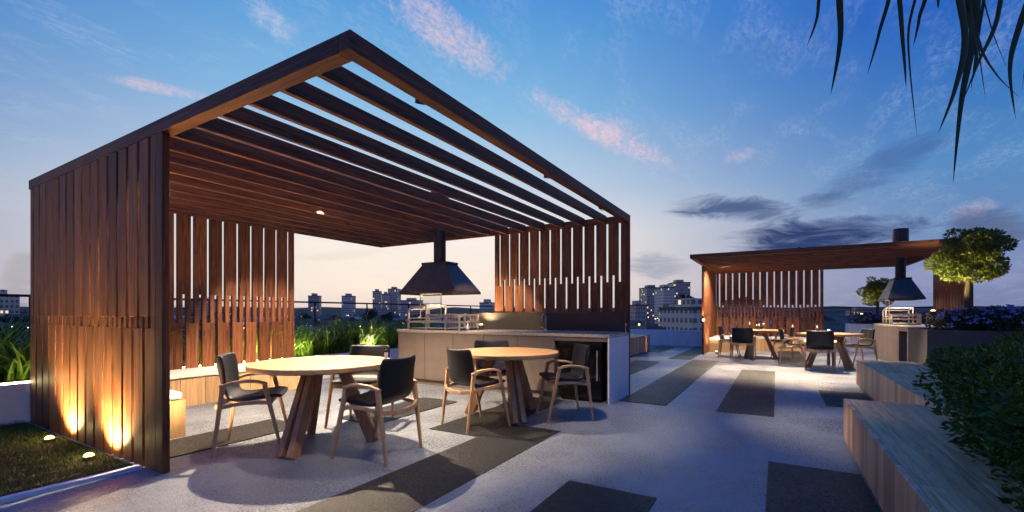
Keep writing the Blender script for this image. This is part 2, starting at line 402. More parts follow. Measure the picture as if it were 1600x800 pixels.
# ------------------------------------------------------------------ kitchen counter (pavilion-local placing)
def make_counter(label):
    r = empty('kitchen_counter', (0, 0, 0), 0, label=label, cat='kitchen counter', group='outdoor kitchen counters')
    x0, x1, y1 = 4.14, 5.055, 3.79
    MB().box(x0, x1, .03, y1, .872, .915).build('worktop', M['ctop'], r, .004)
    MB().box(x0 + .004, x1 - .004, .004, .026, 0, .868).build('end_panel', M['endpanel'], r, .002)
    MB().box(x0 + .004, x1 - .004, .004, .028, .8695, .9135).build('worktop_edge', M['ctop'], r, .002)
    c = MB(); c.box(x0 + .06, x1 - .02, .80, y1 - .02, .0, .09); c.box(x0 + .03, x1 - .02, .80, y1 - .02, .09, .870); c.build('carcass', M['counter'], r)
    # open bay for the fridge, at the near end
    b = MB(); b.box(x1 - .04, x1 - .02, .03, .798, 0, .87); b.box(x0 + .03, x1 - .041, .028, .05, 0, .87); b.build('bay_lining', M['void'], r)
    MB().box(x0 + .012, x0 + .028, .03, .798, .815, .869).build('fascia', M['counter'], r, .002)
    k = 0
    for y in [.80 + i * .594 for i in range(5)]:
        d = MB().box(x0 + .012, x0 + .029, y + .003, y + .591, .095, .866).build('cabinet_door', M['counter'], r, .002)
    # splashback
    MB().box(x1 - .03, x1 - .008, .055, 2.80, .917, 1.203).build('splashback', M['splash'], r, .002)
    return r
C1 = make_counter('long taupe kitchen counter with pale end panel under the large pavilion'); C1.location = P1.location
C2 = copy_tree(C1); C2.location = P2.location; C2.rotation_euler = P2.rotation_euler
C2["label"] = 'dark kitchen counter of the distant pavilion with grill hood above it'
fr = empty('bar_fridge', (0, 0, 0), 0, label='black glass-fronted bar fridge in the open bay of the taupe counter', cat='fridge')
MB().box(4.19, 4.98, .12, .74, .03, .80).build('cabinet', M['void'], fr, .004)
MB().box(4.165, 4.188, .122, .738, .05, .80).build('door', M['black'], fr, .003)
MB().tube([(4.14, .17, .3), (4.14, .17, .7)], .008).build('handle', M['steel'], fr)
MB().box(4.22, 4.96, .14, .72, 0, .029).build('foot', M['void'], fr)
fr.location = P1.location

def make_hood(label):
    r = empty('grill_hood', (0, 0, 0), 0, label=label, cat='extractor hood', group='grill hoods with flues')
    hx, hy, z = .345, .625, 1.52
    tx, ty, zt = .16, .26, 2.03
    h = MB()
    h.add([(-hx, -hy, z), (hx, -hy, z), (hx, hy, z), (-hx, hy, z), (-hx, -hy, z + .035), (hx, -hy, z + .035), (hx, hy, z + .035), (-hx, hy, z + .035),
           (-tx, -ty, zt), (tx, -ty, zt), (tx, ty, zt), (-tx, ty, zt)],
          [(0, 1, 5, 4), (1, 2, 6, 5), (2, 3, 7, 6), (3, 0, 4, 7), (4, 5, 9, 8), (5, 6, 10, 9), (6, 7, 11, 10), (7, 4, 8, 11), (8, 9, 10, 11)])
    o = h.build('canopy', M['hood'], r); so = o.modifiers.new('s', 'SOLIDIFY'); so.thickness = .012; so.offset = -1
    MB().box(-tx - .01, tx + .01, -ty - .01, ty + .01, zt + .001, zt + .04).build('collar', M['hood'], r, .004)
    MB().lathe([(.105, zt + .041), (.105, 3.0)], 24).build('flue', M['flue'], r, smooth=False)
    MB().lathe([(.16, 2.84), (.16, 3.28), (.15, 3.30)], 24).build('flue_cap', M['flue'], r)
    s = MB(); s.box(-hx + .03, -hx + .05, -hy + .05, hy - .05, z + .012, z + .03); s.build('light_strip', M['hoodstrip'], r)
    spot(r, (0, 0, z + .06), (0, 0, z - 1), 95, 140, .8, .04, WARM2)
    return r
def make_grill(label):
    r = empty('parrilla_grill', (0, 0, 0), 0, label=label, cat='barbecue grill', group='steel grills on the counters')
    f = MB(); z = .917
    for x in (-.26, .26):
        for y, h in ((-.58, .26), (-.3, .26), (.12, .42), (.52, .36)):
            f.bar((x, y, z), (x, y, z + h), .026, .026)
    for x in (-.26, .26):
        f.bar((x, -.58, z + .25), (x, -.30, z + .25), .026, .026); f.bar((x, -.58, z + .13), (x, .52, z + .13), .026, .026)
        f.bar((x, .12, z + .41), (x, .52, z + .35), .026, .026); f.bar((x, -.3, z + .25), (x, .12, z + .25), .026, .026)
    for y, h in ((-.58, .25), (-.3, .25), (.52, .35), (.12, .41), (-.58, .13), (.52, .13)): f.bar((-.26, y, z + h), (.26, y, z + h), .024, .024)
    f.build('frame', M['steel'], r)
    gz = MB()
    for i in range(16): x = -.24 + i * .032; gz.bar((x, -.28, z + .22), (x, .52, z + .19), .014, .022)
    gz.build('cooking_grate', M['steel'], r)
    bk = MB()
    for i in range(9): y = -.56 + i * .032; bk.tube([(-.25, y, z + .24), (-.25, y, z + .04), (.25, y, z + .04), (.25, y, z + .24)], .005, 6)
    bk.build('ember_basket', M['steel'], r)
    tr = MB().box(-.27, .27, -.6, .55, z + .001, z + .02).build('ash_tray', M['void'], r, .003)
    gl = MB()
    gl.box(-.27, -.264, -.2, .25, z + .44, z + .60); gl.build('heat_shield', M['glass'], r)
    br = MB()
    for y in (-.2, .25): br.bar((-.256, y, z + .2), (-.256, y, z + .6), .012, .012)
    br.bar((-.256, -.2, z + .60), (-.256, .25, z + .60), .012, .012); br.bar((-.256, -.2, z + .44), (-.256, .25, z + .44), .012, .012)
    br.build('shield_frame', M['steel'], r)
    return r
hd = make_hood('dark steel pyramid hood over the grill in the large pavilion'); hd.location = L1(4.53, 3.16)
hd2 = copy_tree(hd); hd2.location = L2(4.53, 2.72); hd2.rotation_euler = (0, 0, R(-90)); hd2["label"] = 'pale-sided hood with tall round flue in the distant pavilion'
gr = make_grill('steel grill rack on the counter under the large pyramid hood'); gr.location = L1(4.53, 3.12)
gr2 = copy_tree(gr); gr2.location = L2(4.53, 2.72); gr2.rotation_euler = (0, 0, R(-90)); gr2["label"] = 'steel grill rack under the hood of the distant pavilion'
fa = empty('faucet', L1(4.80, 1.25, .915), 0, label='chrome gooseneck tap on the counter before the dark splashback', cat='tap')
pts = [(0, 0, .0)] + [(0, 0, .2)] + [(-.07 + .07 * math.cos(a), 0, .2 + .07 * math.sin(a)) for a in [R(k) for k in range(15, 181, 15)]] + [(-.14, 0, .15)]
MB().tube(pts, .014, 10).build('spout', M['steel'], fa, smooth=True)
MB().lathe([(.026, 0), (.026, .05), (.016, .055)], 16).build('base', M['chrome'], fa, smooth=False)
MB().bar((0, .02, .04), (0, .09, .07), .012, .012).build('lever', M['chrome'], fa)
# sauce bottles / jar by the grill
for (x, y, h, lab) in ((4.45, 2.50, .12, 'small clear glass bottle on the counter right of the grill'),):
    o = empty('glass_bottle', L1(x, y, .916), 0, label=lab, cat='bottle')
    MB().lathe([(.028, 0), (.028, h * .6), (.010, h * .8), (.010, h)], 16).build('body', M['endpanel'], o, smooth=True)
    MB().lathe([(.012, h), (.012, h + .015)], 12).build('cap', M['steel'], o)

# ------------------------------------------------------------------ inside bench with cushions
bn = empty('corner_bench', (0, 0, 0), 0, label='low oak corner bench with cream cushions along the slatted back screen', cat='bench')
s = MB()
for i in range(10): s.box(.052 + i * .292, .052 + (i + 1) * .292 - .004, 4.63, 5.135, .0, .36)
s.build('back_seat_box', M['inner_bench'], bn, .003)
s = MB()
for i in range(5): s.box(.056, .60, 3.08 + i * .308, 3.08 + (i + 1) * .308 - .004, 0, .36)
s.build('side_seat_box', M['inner_bench'], bn, .003)
MB().box(.06, 2.98, 4.61, 5.13, .362, .435).build('cushion', M['cushion'], bn, .02, segs=3)
MB().box(.06, .585, 3.10, 4.60, .362, .435).build('cushion', M['cushion'], bn, .02, segs=3)
bn.location = P1.location
bn2 = copy_tree(bn); bn2.location = P2.location; bn2.rotation_euler = P2.rotation_euler; bn2["label"] = 'low cushioned corner bench inside the distant pavilion'
for b_ in (bn, bn2): b_["group"] = 'corner benches in the pavilions'

# ------------------------------------------------------------------ tables
def make_table():
    r = empty('round_table', (0, 0, 0), 0)
    n = 64; rr = .62
    tp = MB()
    # planked top: one disc built of parallel planks
    planks = 9; w = 2 * rr / planks
    for k in range(planks):
        y0 = -rr + k * w + .0006; y1 = y0 + w - .0012
        st = 10; up = []; 
        ys = [y0 + (y1 - y0) * i / st for i in range(st + 1)]
        xs = [math.sqrt(max(rr * rr - min(abs(y), rr) ** 2, 1e-5)) for y in ys]
        outline = [(x, y) for x, y in zip(xs, ys)] + [(-x, y) for x, y in zip(reversed(xs), reversed(ys))]
        m_ = len(outline)
        vs = [(x * .985, y * .985, .705) for x, y in outline] + [(x, y, .716) for x, y in outline] + [(x, y, .744) for x, y in outline] + [(x * .996, y * .996, .75) for x, y in outline]
        fs = [tuple(range(m_))[::-1], tuple(range(3 * m_, 4 * m_))]
        for q in range(3):
            for i in range(m_): j = (i + 1) % m_; fs.append((q * m_ + i, q * m_ + j, (q + 1) * m_ + j, (q + 1) * m_ + i))
        tp.add(vs, fs)
    tp.build('tabletop', M['top_oak'], r)
    MB().lathe([(.20, .672), (.24, .702)], 24).build('mounting_plate', M['leg_wood'], r)
    for a in (90, 210, 330):
        a = R(a); ca, sa = math.cos(a), math.sin(a); lg = MB()
        tz = (-sa, ca, 0)
        for off in (-.038, .038):
            lg.bar((ca * .44 - sa * off * 1.3, sa * .44 + ca * off * 1.3, 0), (ca * .17 - sa * off * .8, sa * .17 + ca * off * .8, .672), .056, .105, .05, .09, side=tz)
        lg.build('leg', M['leg_wood'], r, .004)
    return r
def place(root, x, y, rz, label, cat, group):
    root.location = (x, y, 0); root.rotation_euler = (0, 0, rz); root["label"] = label; root["category"] = cat; root["group"] = group
T = make_table()
TG = 'round oak tables'
place(T, 2.69, 3.60, R(105), 'near round oak table with splayed legs, left one in the large pavilion', 'table', TG)
T2 = copy_tree(T); place(T2, 4.53, 2.75, R(115), 'round oak table nearer the kitchen counter in the large pavilion', 'table', TG); T2.rotation_euler.z = R(140)
T3 = copy_tree(T); place(T3, 13.77, .46, R(60), 'farthest round table, beside the orange-lit side wall of the distant pavilion', 'table', TG)
T4 = copy_tree(T); place(T4, 12.2, -1.0, R(140), 'round table at the open side of the distant pavilion, nearest its hood', 'table', TG)

# ------------------------------------------------------------------ chairs
def make_chair():
    r = empty('armchair', (0, 0, 0), 0)
    # upholstered shell: profile from seat front to back top
    prof = [(.255, .452), (.245, .470), (.18, .472), (.08, .458), (-.04, .446), (-.12, .452), (-.175, .485), (-.205, .54), (-.225, .62), (-.243, .71), (-.262, .80), (-.268, .835)]
    wid = [.215, .225, .235, .24, .24, .238, .238, .24, .243, .243, .238, .225]
    nU = 9; vs = []; fs = []
    for i, ((x, z), w) in enumerate(zip(prof, wid)):
        back = max(0, (i - 5) / 6.0)
        for k in range(nU):
            s_ = -1 + 2 * k / (nU - 1)
            vs.append((x + (.075 * min(back * 1.6, 1)) * abs(s_) ** 2.2, s_ * w, z + .014 * (1 - min(1, back * 2)) * abs(s_) ** 3 + (.012 * (s_ * s_ - .5) if i >= 10 else 0)))
    for i in range(len(prof) - 1):
        for k in range(nU - 1): fs.append((i * nU + k, i * nU + k + 1, (i + 1) * nU + k + 1, (i + 1) * nU + k))
    o = MB().add(vs, fs).build('upholstered_shell', M['leather'], r, smooth=True)
    so = o.modifiers.new('s', 'SOLIDIFY'); so.thickness = .036; so.offset = 0
    sb = o.modifiers.new('d', 'SUBSURF'); sb.levels = 2; sb.render_levels = 2
    for sgn in (1, -1):
        fy, by = .27 * sgn, .255 * sgn
        MB().bar((.27, fy, 0), (.135, fy * .96, .585), .024, .022, .034, .036, side=(0, 1, 0)).build('leg', M['oak_z'], r, .005)
        MB().bar((-.25, by, 0), (-.175, by * 1.02, .585), .024, .022, .034, .038, side=(0, 1, 0)).build('leg', M['oak_z'], r, .005)
        a = MB(); pts = [(-.195, by * 1.02, .585), (-.10, .262 * sgn, .612), (0, .264 * sgn, .622), (.08, .263 * sgn, .616), (.15, .259 * sgn, .592)]
        for p, q in zip(pts, pts[1:]):
            p = Vector(p); q = Vector(q); e = (q - p).normalized() * .004
            a.bar(p - e, q + e, .038, .026, side=(0, 1, 0))
        a.build('armrest', M['oak_x'], r, .005)
        st = MB(); pts = [(-.21, .250 * sgn, .405), (-.05, .252 * sgn, .432), (.08, .255 * sgn, .436), (.175, .256 * sgn, .428)]
        for p, q in zip(pts, pts[1:]): st.bar(p, q, .022, .032, side=(0, 1, 0))
        st.build('side_rail', M['oak_x'], r, .004)
    st = MB()
    pts = [(-.205, -.25, .412), (-.25, -.14, .395), (-.262, 0, .39), (-.25, .14, .395), (-.205, .25, .412)]
    for p, q in zip(pts, pts[1:]): st.bar(p, q, .024, .038, side=(1, 0, 0))
    st.build('back_rail', M['oak_x'], r, .004)
    MB().bar((.17, -.25, .42), (.17, .25, .42), .022, .036, side=(1, 0, 0)).build('front_rail', M['oak_x'], r, .004)
    return r
CG = 'oak armchairs with black shells'
chairs = [
    (2.31, 4.07, -40, 'black armchair at left of the near table, against the corner bench'),
    (2.745, 2.93, 100, 'black armchair in front of the near table, its back towards us'),
    (3.40, 3.90, 203, 'armchair behind the near round table, only its back top showing'),
    (3.93, 2.78, -22, 'dark armchair on the left side of the table nearer the counter'),
    (4.78, 2.11, 130, 'armchair before the fridge bay, on the right of the table nearer the counter'),
    (4.93, 3.17, 225, 'armchair between the farther table and the taupe cabinet doors'),
    (12.90, .75, -2, 'armchair seen from behind, front of the farthest table by the orange wall'),
    (13.80, 1.15, -90, 'pale-lit armchair squeezed between farthest table and orange side wall'),
    (13.72, -.12, 90, 'armchair seen side-on between the two tables of the distant pavilion'),
    (11.48, -.78, -4, 'armchair with its black back to us at the distant pavilion front table'),
    (12.1, -.30, -90, 'armchair left of the front table in the distant pavilion'),
    (13.0, -1.62, 112, 'armchair right of the front table beside the distant counter'),
]
C0 = make_chair()
for i, (x, y, a, lab) in enumerate(chairs):
    o = C0 if i == 0 else copy_tree(C0)
    place(o, x, y, R(a), lab, 'armchair', CG)

# small things on tables
bt = empty('salt_shaker', (3.20, 3.33, .75), 0, label='small white shaker with dark cap on the near round table', cat='shaker')
MB().lathe([(.018, 0), (.018, .055), (.014, .06)], 16).build('body', M['endpanel'], bt, smooth=False)
MB().lathe([(.014, .061), (.015, .085), (.008, .09)], 16).build('cap', M['void'], bt)
def lantern(x, y, lab):
    o = empty('candle_lantern', (x, y, .75), 0, label=lab, cat='candle lantern', group='candle lanterns on the distant tables')
    MB().lathe([(.05, 0), (.05, .012)], 16).build('base', M['steel'], o)
    g_ = MB().lathe([(.045, .013), (.042, .20)], 16).build('glass_shade', M['glass'], o)
    MB().lathe([(.025, .0145), (.025, .11)], 12).build('candle', M['cushion'], o)
    MB().lathe([(.003, .111), (.010, .125), (.008, .145), (.001, .165)], 10).build('flame', M['uplens'], o)
    lt = bpy.data.lights.new('lantern_light', 'POINT'); lt.energy = 2.0; lt.color = WARM; lt.shadow_soft_size = .02
    lo = bpy.data.objects.new('lantern_light', lt); col.objects.link(lo); lo.location = (0, 0, .26); lo.parent = o
lantern(13.85, .42, 'glowing glass candle lantern on the farthest round table')
lantern(12.55, -.80, 'glowing glass candle lantern on the front table of the distant pavilion')

# ------------------------------------------------------------------ lamps
def uplight(x, y, z, power, lab, aim, size=110, color=WARM, lens=True):
    r = empty('garden_uplight', (x, y, z), 0, label=lab, cat='uplight', group='garden uplights')
    MB().lathe([(.045, -.06), (.045, .012), (.036, .014)], 20).build('housing', M['flue'], r)
    MB().lathe([(.034, .015), (.030, .026), (.016, .036)], 20).build('lens', M['uplens'], r)
    spot(r, (0, 0, .05), (aim[0], aim[1], aim[2] + .05), power, size, .9, .03, color)
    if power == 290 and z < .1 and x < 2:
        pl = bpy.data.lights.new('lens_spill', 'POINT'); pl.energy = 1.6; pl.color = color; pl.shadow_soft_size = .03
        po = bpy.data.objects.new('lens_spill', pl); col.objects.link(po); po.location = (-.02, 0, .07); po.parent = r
    return r
def downlight(x, y, power, lab='', size=160, color=WARM2, aim=(0, 0, -1), rec=.03, blend=.45):
    """shrouded spotlight: the lens sits rec metres up inside the tube"""
    r = empty('downlight', (x, y, 2.655), 0, label=lab, cat='spotlight', group='small spotlights between the rafters')
    q = Vector(aim).normalized().to_track_quat('-Z', 'Y').to_euler()
    h = MB().lathe([(.034, .03), (.036, .026), (.036, -.035), (.032, -.035), (.030, -.035 + rec - .004)], 20).build('housing', M['flue'], r); h.rotation_euler = q
    l = MB().lathe([(.024, -.039 + rec), (.027, -.036 + rec)], 18).build('lens', M['lampglow'], r); l.rotation_euler = q
    a = Vector(aim).normalized() * (.045 - rec)
    spot(r, a, a + Vector(aim), power, size, blend, .02, color)
    return r
def ry(k): return .35 * k + .1975          # middle of the gap behind rafter k
PX, PY = P1.location.x, P1.location.y
downlight(PX + 1.95, PY + ry(7), 1550, rec=.012, size=116, lab='small round spotlight between the rafters above the gap between the two near tables')
downlight(PX + 2.4, PY + ry(9), 480, 'small round spotlight between the rafters, turned towards the slatted back screen', size=50, aim=(.10, 1.1, -1.15))
downlight(PX + 3.3, PY + ry(5), 300, 'small round spotlight between the rafters, turned towards the red kitchen screen', size=42, aim=(1.7, .25, -1.7))
downlight(PX + 2.7, PY + ry(0), 220, 'small round spotlight behind the middle of the front beam of the large pavilion', size=84, aim=(.1, .15, -1))
downlight(PX + .75, PY + ry(0), 120, 'small round spotlight behind the front beam, near the outer corner of the large pavilion', size=58, aim=(.2, .30, -1))
downlight(PX + 4.4, PY + ry(0), 1000, 'small round spotlight added behind the front beam near the kitchen, to brighten the oak benches', size=56, aim=(-.12, -1.5, -1), rec=.01, blend=1.0)  # added lamp with no known fitting, lifts the bench faces and tops
downlight(PX + .95, PY + ry(6), 120, 'small round spotlight added between the rafters, to brighten the slot edges of the side wall', size=100, aim=(-.45, .05, -1), rec=.02)  # added lamp, there only to make the screen's slot edges glow orange
uplight(1.72, 4.42, .035, 190, 'added floor uplight hidden behind the front corner post of the large pavilion, to warm the rafters', (.35, .15, 1), 150, (1, .70, .38))  # added helper light, kept out of sight, throws warm light up on the rafters
for (lx, k, pw, lab, sz, am) in ((.55, 7, 700, 'small spotlight above the orange-lit side wall of the distant pavilion', 150, (0, 0, -1)), (2.9, 5, 800, 'small spotlight above the front table of the distant pavilion', 120, (0, 0, -1)), (2.3, 0, 1900, 'small spotlight just behind the front beam of the distant pavilion', 84, (-.8, 0, -1))):
    p = L2(lx, ry(k)); downlight(p[0], p[1], pw, lab, sz, aim=am)
uplight(1.41, 5.78, .03, 290, 'glowing ground uplight in the lawn farther from us', (.85, 0, 1), 125, (1, .72, .30))
uplight(1.40, 4.80, .03, 290, 'glowing ground uplight in the lawn nearer the concrete edge', (.85, 0, 1), 125, (1, .72, .30))
uplight(4.1, 7.225, .37, 70, 'uplight in the planter behind the slatted back screen', (.4, .05, 1), 150, (1, .85, .42))
uplight(4.95, 7.225, .37, 55, 'uplight in the planter just right of the slatted back screen', (.1, .4, 1), 150, (1, .85, .42))
uplight(6.6, 7.225, .37, 45, 'uplight in the planter behind the kitchen counter', (.1, .4, 1), 150, (1, .85, .42))
uplight(6.42, 4.40, .98, 85, 'small added uplight on the worktop beside the grill, brightening the rafters and the red kitchen screen', (.25, -.25, 1), 130, (1, .72, .40))  # added helper light for golden rafters and the lower kitchen screen
uplight(-.3, 7.34, .45, 80, 'uplight among the strappy plants left of the pavilion', (-.15, .5, 1), 100, (1, .85, .35))
uplight(14.6, 1.55, .035, 170, 'floor uplight at the foot of the orange-lit side wall of the distant pavilion', (.1, .12, 1), 120)
wl = empty('wall_light', (13.93, 1.845, 1.0), 0, label='small glowing wall light on the edge of the distant pavilion side wall', cat='wall light')
MB().box(-.02, .02, -.03, .0, -.05, .05).build('bracket', M['flue'], wl)
MB().lathe([(.01, -.04), (.035, -.02), (.035, .02), (.01, .04)], 14, (-.04, -.03, 0)).build('bulb', M['uplens'], wl)
spot(wl, (-.06, -.05, .06), (-.06, -.05, 1.06), 30, 120, .9, .02, (1, .6, .2))

# ------------------------------------------------------------------ planters, parapets, railings
def planter(name, x0, x1, y0, y1, h, mat, lab, coping=None):
    r = empty(name, ((x0 + x1) / 2, (y0 + y1) / 2, 0), 0, label=lab, cat='planter')
    a, b_ = (x1 - x0) / 2, (y1 - y0) / 2; t_ = .1
    w = MB(); w.box(-a, a, -b_, -b_ + t_, 0, h); w.box(-a, a, b_ - t_, b_, 0, h); w.box(-a, -a + t_, -b_ + t_ + .001, b_ - t_ - .001, 0, h); w.box(a - t_, a, -b_ + t_ + .001, b_ - t_ - .001, 0, h)
    w.build('wall', mat, r, .004)
    MB().box(-a + t_, a - t_, -b_ + t_, b_ - t_, .01, h - .06).build('soil', M['soil'], r)
    return r
planter('garden_planter', -9, 9.3, 7.10, 8.35, .43, M['white'], 'long white rendered planter of strappy grasses behind the large pavilion')
ls = empty('light_strip', (0, 0, 0), 0, label='bright warm light strip running along the top of the white grass planter', cat='light strip')
MB().box(-6, 4.6, 7.13, 7.15, .432, .446).build('diffuser', M['strip'], ls)
al = bpy.data.lights.new('strip_light', 'AREA'); al.shape = 'RECTANGLE'; al.size = 3.0; al.size_y = .03; al.energy = 22; al.color = (1, .86, .36)
ao = bpy.data.objects.new('strip_light', al); col.objects.link(ao); ao.parent = ls; ao.location = (-1.6, 7.14, .47); ao.rotation_euler = (R(180 - 32), 0, 0)
planter('garden_planter', 10.5, 11.85, -7.5, -2.27, .90, M['planterdark'], 'tall dark planter with purple flowering shrubs in front of the distant pavilion')
planter('garden_planter', 17.35, 18.5, -8.0, -1.95, .86, M['white'], 'pale planter behind the distant pavilion, with the small round tree')
planter('garden_planter', -2.5, 9.33, -7.0, -1.86, .36, M['planterdark'], 'low shrub bed behind the oak block benches')
tag(MB().box(17.2, 17.4, 2.3, 9.2, 0, .565).build('parapet_wall', M['white'], None, .006), 'low white parapet at the far edge of the terrace', 'wall')

def railing(x0, y0, x1, y1, ztop, z0, lab):
    r = empty('glass_railing', (0, 0, 0), 0, label=lab, cat='railing', group='glass railings')
    L = math.hypot(x1 - x0, y1 - y0); n = max(1, int(round(L / 1.5))); ux, uy = (x1 - x0) / L, (y1 - y0) / L
    MB().bar((x0, y0, ztop), (x1, y1, ztop), .05, .035).build('handrail', M['rail'], r)
    for i in range(n + 1):
        p = (x0 + ux * L * i / n, y0 + uy * L * i / n)
        MB().bar((*p, z0), (*p, ztop - .0185), .022, .03).build('post', M['rail'], r)
        if i < n:
            q0 = (p[0] + ux * .03, p[1] + uy * .03); q1 = (p[0] + ux * (L / n - .03), p[1] + uy * (L / n - .03))
            MB().bar((*q0, (z0 + ztop) / 2), (*q1, (z0 + ztop) / 2), .010, (ztop - z0) * .86).build('glass_panel', M['glass'], r)
    return r
railing(-8.5, 9.0, 15.5, 9.0, 1.44, 0, 'long glass railing with dark handrail behind the white grass planter')
railing(18.8, 2.2, 18.8, -10.8, 1.37, 0, 'glass railing with dark handrail behind the distant pavilion')

# ------------------------------------------------------------------ timber block benches
def block_bench(x0, x1, y0, y1, h, lab, top='bench_top', pw=.14):
    r = empty('block_bench', ((x0 + x1) / 2, (y0 + y1) / 2, 0), 0, label=lab, cat='bench', group='solid oak block benches')
    a, b_ = (x1 - x0) / 2, (y1 - y0) / 2
    s = MB(); n = int(2 * a / pw); w = 2 * a / n
    for i in range(n):
        for sg in (1, -1):
            ya, yb = (b_ - .03, b_) if sg > 0 else (-b_, -b_ + .03)
            s.box(-a + i * w + .0008, -a + (i + 1) * w - .0008, ya, yb, 0.03, h - .0005)
    m_ = int(2 * (b_ - .031) / pw); wy = 2 * (b_ - .031) / m_
    for i in range(m_):
        for xa, xb in ((-a, -a + .03), (a - .03, a)): s.box(xa, xb, -b_ + .031 + i * wy + .0008, -b_ + .031 + (i + 1) * wy - .0008, .03, h - .0005)
    s.build('side_boards', M['bench_side'], r, .0015, segs=1)
    tpp = MB(); k = int(round(2 * b_ / .145)); wy = (2 * b_ - .064) / k
    yy = -b_ + .032
    for j in range(k):
        x = -a + .032; first = True
        while x < a - .04:
            ln = random.uniform(1.1, 2.2); xe = min(x + ln, a - .032)
            if a - .032 - xe < .4: xe = a - .032
            tpp.box(x + .0008, xe - .0008, yy + .0008, yy + wy - .0008, h - .045, h); x = xe
        yy += wy
    tpp.build('seat_planks', M[top], r, .002, segs=1)
    MB().box(-a + .05, a - .05, -b_ + .05, b_ - .05, 0, h - .05).build('plinth', M['void'], r)
    return r
block_bench(-2.0, 5.20, -1.125, -.536, .40, 'nearest oak block bench with weathered grey top, at the right')
block_bench(2.2, 9.33, -1.85, -1.128, .43, 'second oak block bench running farther along the dark shrub bed')
block_bench(11.2, 14.3, 3.42, 4.02, .52, 'far oak slat block bench before the white parapet', pw=.10)

# ------------------------------------------------------------------ plants
def leaf_cloud(mb, blobs, n, size, aspect=.5, droop=.2, seed=1, fold=.25):
    rnd = random.Random(seed); tot = sum(b[3] * b[4] for b in blobs)
    for (cx, cy, cz, rx, rz) in blobs:
        for _ in range(int(n * rx * rz / tot)):
            d = Vector((rnd.gauss(0, 1), rnd.gauss(0, 1), rnd.gauss(0, 1))).normalized()
            rr = rnd.uniform(.55, 1.06) ** .6
            p = Vector((cx + d.x * rx * rr, cy + d.y * rx * rr, cz + d.z * rz * rr))
            ax = (d + Vector((rnd.gauss(0, .6), rnd.gauss(0, .6), rnd.gauss(0, .6) + droop))).normalized()
            sd = ax.cross(Vector((rnd.gauss(0, 1), rnd.gauss(0, 1), rnd.gauss(0, 1)))).normalized(); nrm = ax.cross(sd)
            L = size * rnd.uniform(.7, 1.3); w = L * aspect / 2
            mb.add([p, p + ax * L * .45 + sd * w + nrm * L * fold * .3, p + ax * L, p + ax * L * .45 - sd * w + nrm * L * fold * .3, p + ax * L * .5], [(0, 1, 4), (1, 2, 4), (2, 3, 4), (3, 0, 4)])
def shrub_mesh(seed, n, size, rad, hgt, flowers=0, mat='shrub', aspect=.5):
    rnd = random.Random(seed)
    r = empty('garden_shrub', (0, 0, 0), 0)
    bl = [(rnd.uniform(-.5, .5) * rad, rnd.uniform(-.5, .5) * rad, hgt * rnd.uniform(.3, .72), rad * rnd.uniform(.32, .5), hgt * rnd.uniform(.22, .34)) for _ in range(9)]
    bl.append((0, 0, hgt * .35, rad * .8, hgt * .33))
    mb = MB(); leaf_cloud(mb, bl, n, size, aspect, .25, seed)
    mb.build('foliage', M[mat], r)
    st = MB()
    for i in range(7):
        b0 = bl[i]; st.tube([(rnd.uniform(-.05, .05), rnd.uniform(-.05, .05), 0), (b0[0] * .5, b0[1] * .5, b0[2] * .5), (b0[0], b0[1], b0[2])], [.014, .009, .004], 5)
    st.build('stems', M['bark'], r)
    if flowers:
        fb = MB()
        for i in range(flowers):
            b0 = rnd.choice(bl); d = Vector((rnd.gauss(0, 1), rnd.gauss(0, 1), abs(rnd.gauss(0, .9)))).normalized()
            c = Vector((b0[0] + d.x * b0[3] * 1.05, b0[1] + d.y * b0[3] * 1.05, b0[2] + d.z * b0[4] * 1.1))
            for k in range(9):
                a = rnd.uniform(0, 6.28); e = (Vector((math.cos(a), math.sin(a), rnd.uniform(-.3, .9))) + d).normalized(); sd = e.cross(d + Vector((.01, .02, .03))).normalized() * .014
                cc = c + e * .012
                fb.add([cc, cc + e * .022 + sd, cc + e * .044, cc + e * .022 - sd], [(0, 1, 2, 3)])
        fb.build('blossoms', M['purple'], r)
    return r
# dark shrubs behind the benches
protos = [shrub_mesh(11 + k, 6500, .042, .62, .66) for k in range(3)]
pos = []
for (x, y, s) in [(7.7, -2.15, .72), (8.4, -2.8, .8), (7.0, -2.05, .85), (7.6, -2.8, .95), (6.3, -1.95, .95), (6.8, -2.7, 1.1), (5.6, -1.85, 1.0), (5.9, -2.5, 1.2),
                  (4.9, -1.75, 1.05), (5.1, -2.4, 1.25), (4.2, -1.6, 1.1), (4.4, -2.2, 1.25), (3.6, -1.45, 1.1), (3.7, -2.0, 1.2), (3.0, -1.35, 1.05), (2.9, -1.9, 1.1), (2.45, -1.30, 1.0), (1.95, -1.25, 1.0), (2.3, -1.8, 1.0)]:
    pos.append((x, y, s))
for i, (x, y, s) in enumerate(pos):
    o = protos[i] if i < 3 else copy_tree(protos[i % 3])
    o.location = (x, y, .28); o.rotation_euler = (0, 0, random.uniform(0, 6.28)); o.scale = (s, s, s * random.uniform(.9, 1.05))
    tag(o, 'dense dark green small-leaved shrub spilling over the oak block benches', 'shrub', 'dark shrubs behind the benches')
